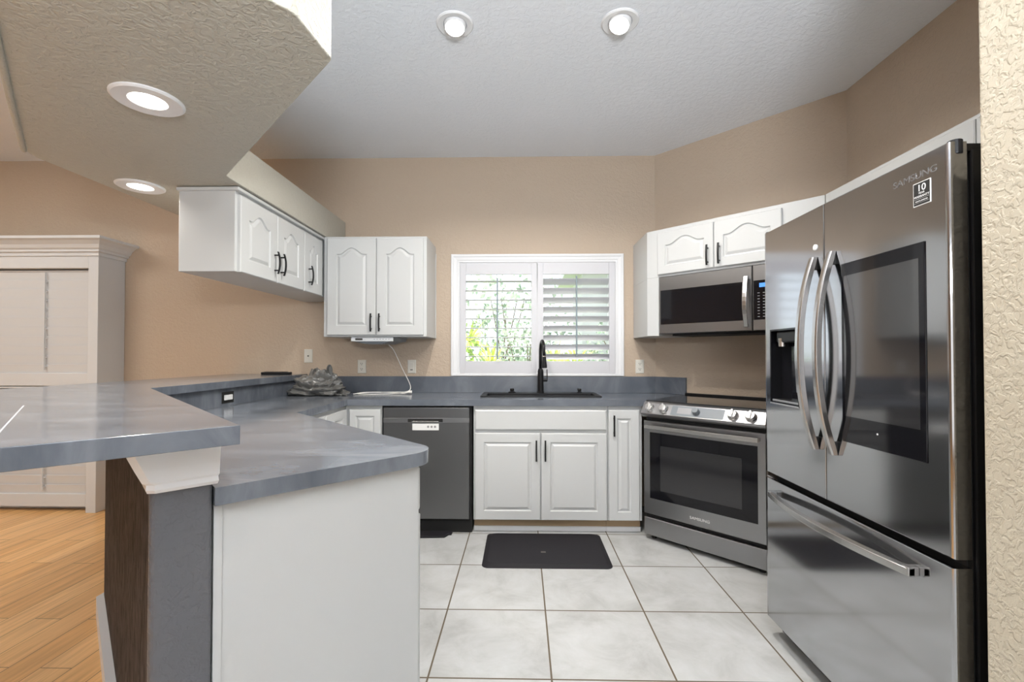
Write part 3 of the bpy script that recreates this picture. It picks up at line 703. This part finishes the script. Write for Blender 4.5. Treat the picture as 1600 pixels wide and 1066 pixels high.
# ------------------------------------------------------------------ outlets and plates
def plate(x, z, name, label, cat, group=None):
    t = thing(name, label, cat, (x, WY, z), 0, group)
    bm = nb(); rings(bm, [outline(-.035, .035, -.056, .056, 0, 0), outline(-.035, .035, -.056, .056, 0, -.003), outline(-.031, .031, -.052, .052, 0, -.006)]); obj('cover_plate', bm, 'plate', t)
    return t
def outlet(x, z, label):
    t = plate(x, z, 'wall_outlet', label, 'outlet', 'wall outlets')
    for dz in (-.022, .022):
        bm = nb(); prism(bm, roundpoly([(-.017, -.014), (.017, -.014), (.017, .014), (-.017, .014)], .008, 4), 0, .0025); bm.transform(Matrix.Translation((0, -.006, dz)) @ Matrix.Rotation(PI/2, 4, 'X')); s = obj('socket', bm, 'plate', t)
        bm = nb()
        for xx in (-.007, .006): box(bm, xx-.0016, xx+.0016, -.0092, -.0082, dz-.001, dz+.009)
        box(bm, -.003, .003, -.0092, -.0082, dz-.009, dz-.004); obj('slots', bm, 'slot', s)
outlet(-1.326, 1.142, 'ivory outlet on the back wall left of the hanging cord')
outlet(.971, 1.143, 'ivory outlet on the back wall right of the window')
t = plate(-.909, 1.142, 'wall_switch', 'ivory rocker switch plate right of the hanging cord', 'switch')
bx('rocker', (-.016, .016, -.010, -.005, -.033, .033), 'plate', t, .002); bx('indicator', (-.010, .010, -.011, -.0095, -.030, -.023), 'slot', t)
t = plate(-1.775, 1.230, 'cable_plate', 'ivory cable plate with one hole above the grey bag', 'wall plate')
bm = nb(); lathe(bm, [(.006, 0), (.005, .006), (.002, .006)], 12, Matrix.Translation((0, -.006, 0)) @ Matrix.Rotation(PI/2, 4, 'X')); obj('jack', bm, 'slot', t)
t = thing('wall_outlet', 'small white outlet without cover in the dark upstand under the bar', 'outlet', (-1.808, 2.80, .978), PI/2)
bx('box_opening', (-.058, .058, -.001, .002, -.035, .035), 'gap', t)
bm = nb()
for dx in (-.021, .021): box(bm, dx-.018, dx+.018, -.008, 0, -.016, .016)
box(bm, -.014, .014, -.006, 0, -.012, .012); obj('socket', bm, 'label', t, .005)

# ------------------------------------------------------------------ radio under the back cabinet and its cord
t = thing('under_cabinet_radio', 'slim silver radio mounted under the white cabinet left of the window', 'radio', (-1.12, 3.45, 1.322))
bm = nb(); rings(bm, [[Vector(p) for p in q] for q in ([(-.155, 0, .052), (.155, 0, .052), (.145, 0, .018), (.08, 0, .004), (-.08, 0, .004), (-.145, 0, .018)], [(-.14, .24, .052), (.20, .24, .052), (.19, .24, .022), (.10, .24, 0), (-.08, .24, 0), (-.13, .24, .018)])]); obj('body', bm, 'radio_d', t, .004)
bx('front_panel', (-.165, .155, -.014, .0, .018, .050), 'radio_w', t, .005)
bx('display', (-.130, -.075, -.0155, -.013, .028, .042), 'slot', t); 
bm = nb(); lathe(bm, [(.008, 0), (.007, .004)], 14, Matrix.Translation((-.055, -.014, .035)) @ Matrix.Rotation(PI/2, 4, 'X')); obj('button', bm, 'radio_w', t)
for i in range(6): bx('button', (.01+i*.022, .018+i*.022, -.0148, -.0135, .032, .037), 'lcd', t)
bx('bottom_speaker', (-.06, .07, .01, .14, -.002, .003), 'lcd', t, .001)
bm = nb()
cz = CT+.006
pts = spline([(-1.055, 3.64, 1.318), (-1.03, 3.70, 1.27), (-.97, 3.74, 1.12), (-.92, 3.745, 1.02), (-.905, 3.74, .97), (-.915, 3.70, .945), (-.97, 3.63, cz), (-1.10, 3.56, cz), (-1.22, 3.55, cz), (-1.30, 3.60, cz), (-1.26, 3.68, cz+.003), (-1.15, 3.69, cz+.004), (-1.02, 3.62, cz+.006), (-.93, 3.58, cz+.004), (-.90, 3.62, cz+.006)], 7)
tube(bm, pts, .0035, 8)
pts = spline([(-1.31, 3.56, cz), (-1.22, 3.63, cz+.006), (-1.1, 3.69, cz+.003), (-1.0, 3.66, cz+.008), (-.93, 3.63, cz+.010), (-.885, 3.64, cz+.014)], 7); tube(bm, pts, .0035, 8)
tube(bm, [(-.93, 3.63, cz+.008), (-.90, 3.635, cz+.010), (-.87, 3.64, cz+.010)], .01, 10, rr=[.005, .009, .013])
obj('power_cord', bm, 'cord', smooth=True, label='white power cord hanging from the radio and coiled on the counter', cat='cord')

# ------------------------------------------------------------------ bag, remote, mat
def crumple(cx, cy, a, b, c, seed):
    bm = nb(); bmesh.ops.create_icosphere(bm, subdivisions=5, radius=1)
    for v in bm.verts:
        p = v.co.copy(); q = Vector((p.x*2.1, p.y*2.1, p.z*3.2)) + Vector((seed, 0, 0))
        n1 = noise.noise(q*.6); d1 = noise.voronoi(q*.9)[0][0]; d2 = noise.voronoi(q*2.1 + Vector((5, 2, 1)))[0][0]
        s = .62 + .25*n1 + .62*d1 + .22*d2
        v.co = Vector((p.x*a*s*(1+.15*n1), p.y*b*s, max(0, (p.z+.45)/1.45)*c*s + .004))
        if p.z < -.45: v.co.z = .002+.012*d1
    bm.transform(Matrix.Translation((cx, cy, 0))); return bm
bm = crumple(.0, 0, .185, .13, .13, 2.9)
b2 = crumple(-.0, .03, .125, .08, .17, 8.2); me_ = bpy.data.meshes.new('t'); b2.to_mesh(me_); b2.free(); bm.from_mesh(me_); bpy.data.meshes.remove(me_)
# two upright handle loops
for hx_, hh, s_ in ((-.035, .20, .008), (.075, .225, .014)):
    pts = spline([(hx_-.02, .02, .08), (hx_-.010, .0, hh-.03), (hx_-.002, .01, hh), (hx_+.006, .02, hh-.02), (hx_+.012, .03, .08)], 6)
    tube(bm, pts, s_, 7, rr=[s_*(1+.35*noise.noise(Vector(p)*30)) for p in pts], flat=.35)
tube(bm, spline([(.17, -.03, .03), (.20, -.04, .012), (.235, -.05, .006)], 4), .012, 6, flat=.4)
o = obj('plastic_bag', bm, 'bag', label='crumpled grey plastic bag in the counter corner', cat='bag', recalc=False); o.location = (-1.575, 3.54, CT)
t = thing('remote_control', 'slim black remote control lying on the raised bar by the back wall', 'remote', (-1.99, 3.70, BT), math.radians(4))
bx('body', (-.115, .115, -.025, .025, 0, .02), 'black', t, .006)
bm = nb()
for i in range(12):
    for j in (-1, 0, 1): box(bm, -.09+i*.015, -.082+i*.015, j*.013-.004, j*.013+.004, .019, .0225)
obj('buttons', bm, 'rubber', t)
t = thing('floor_mat', 'black rubber anti-fatigue mat on the tiles before the sink', 'mat', (.15, 2.943, 0))
def rp(d, z): return [Vector((x, y, z)) for x, y in roundpoly([(-.384+d, -.257+d), (.384-d, -.257+d), (.384-d, .257-d), (-.384+d, .257-d)], .04, 6)]
bm = nb(); rings(bm, [rp(0, 0), rp(0, .003), rp(.03, .016), rp(.035, .0165)]); obj('pad', bm, 'rubber', t)
bm = nb(); box(bm, -.03, .0, -.08, -.06, .0164, .0168); bm2 = bm; obj('dust_spot', bm2, mat('dust', (.12, .11, .10), .8), t, .004)

# ------------------------------------------------------------------ garden beyond the window
bx('garden_lawn', (-14, 16, 4.2, 24, -.25, -.2), 'grass', label='sunlit lawn outside the kitchen window', cat='lawn', kind='stuff')
bm = nb(); box(bm, 1.4, 9, 10.6, 12.5, -.2, 3.1); nbk = thing('neighbour_building', 'pale stucco neighbouring house beyond the garden shrubs', 'building', (5, 11.5, -.2))
obj('walls', bm, 'stucco', nbk, world=True)
bm = nb(); prism(bm, [(1.0, 10.2), (9.4, 10.2), (9.4, 12.9), (1.0, 12.9)], 3.1, 3.25); obj('roof', bm, 'stucco', nbk, world=True)
def shrub(cx, cy, rx, ry, h, m, label, n=900, ls=.09, seed=1):
    rnd = random.Random(seed); t = thing('garden_shrub', label, 'shrub', (cx, cy, -.2), 0, 'shrubs outside the window')
    bm = nb()
    for i in range(n):
        while True:
            p = Vector((rnd.uniform(-1, 1), rnd.uniform(-1, 1), rnd.uniform(-1, 1)))
            if .25 < p.length < 1: break
        c = Vector((p.x*rx, p.y*ry, h*.55+p.z*h*.47)); d = Vector((rnd.gauss(0, 1), rnd.gauss(0, 1), rnd.gauss(0, 1))).normalized(); s = d.cross(Vector((rnd.random(), rnd.random(), rnd.random()))).normalized()
        l = ls*rnd.uniform(.6, 1.3); wv = s*l*.3
        vs = [bm.verts.new(q) for q in (c, c+d*l*.5+wv, c+d*l, c+d*l*.5-wv)]; bm.faces.new(vs)
    obj('foliage', bm, m, t, recalc=False)
    bm = nb()
    for k in range(5): tube(bm, [(0, 0, 0), (rnd.uniform(-.1, .1), rnd.uniform(-.1, .1), h*.4), (rnd.uniform(-.5, .5)*rx, rnd.uniform(-.5, .5)*ry, h*.8)], .02, 6, rr=[.03, .02, .008])
    obj('branches', bm, 'bark', t)
def spiky(cx, cy, h, label, seed, m='leaf2'):
    rnd = random.Random(seed); t = thing('spiky_plant', label, 'plant', (cx, cy, -.2), 0, 'strap-leaved plants outside the window')
    bm = nb()
    for hd in range(3):
        hx_, hy_, hz_ = rnd.uniform(-.3, .3), rnd.uniform(-.2, .2), h*rnd.uniform(.5, .85)
        for k in range(34):
            a = rnd.uniform(0, 2*PI); el = rnd.uniform(-.2, 1.3); l = rnd.uniform(.3, .5); d = Vector((math.cos(a)*math.cos(el), math.sin(a)*math.cos(el), math.sin(el))); s = d.cross(Vector((0, 0, 1))).normalized()*.018
            P = [Vector((hx_, hy_, hz_))+d*l*u-Vector((0, 0, .22*u*u*l)) for u in (0, .33, .66, 1)]
            ra = [[bm.verts.new(p-s*w_), bm.verts.new(p+s*w_)] for p, w_ in zip(P, (.5, 1, .8, .1))]
            for q0, q1 in zip(ra, ra[1:]): bm.faces.new((q0[0], q0[1], q1[1], q1[0]))
    obj('leaves', bm, m, t, recalc=False)
    bm = nb(); tube(bm, [(0, 0, 0), (0, 0, h*.7)], .03, 8); obj('stem', bm, 'bark', t)
shrub(-1.15, 6.6, .75, .5, 1.9, 'leaf1', 'leafy green shrub left behind the open shutter', 1100, .11, 3)
shrub(.05, 7.2, .7, .5, 2.0, 'leaf3', 'pale grey-green shrub in the middle of the window view', 1000, .10, 4)
shrub(1.8, 7.9, .9, .6, 2.1, 'leaf3', 'grey-green shrub behind the half-closed shutter', 1200, .10, 5)
shrub(-.3, 9.5, 1.5, .8, 3.2, 'leaf3', 'tall thin bush far behind the left shutter', 900, .16, 6)
shrub(3.1, 9.7, 1.0, .7, 2.4, 'leaf1', 'green bush beside the neighbouring house', 900, .14, 8)
spiky(-.62, 5.7, 1.95, 'yellow-green spiky plant seen through the left louvers', 11)
spiky(.42, 5.9, 1.75, 'yellow-green spiky plant near the centre post of the shutters', 12)
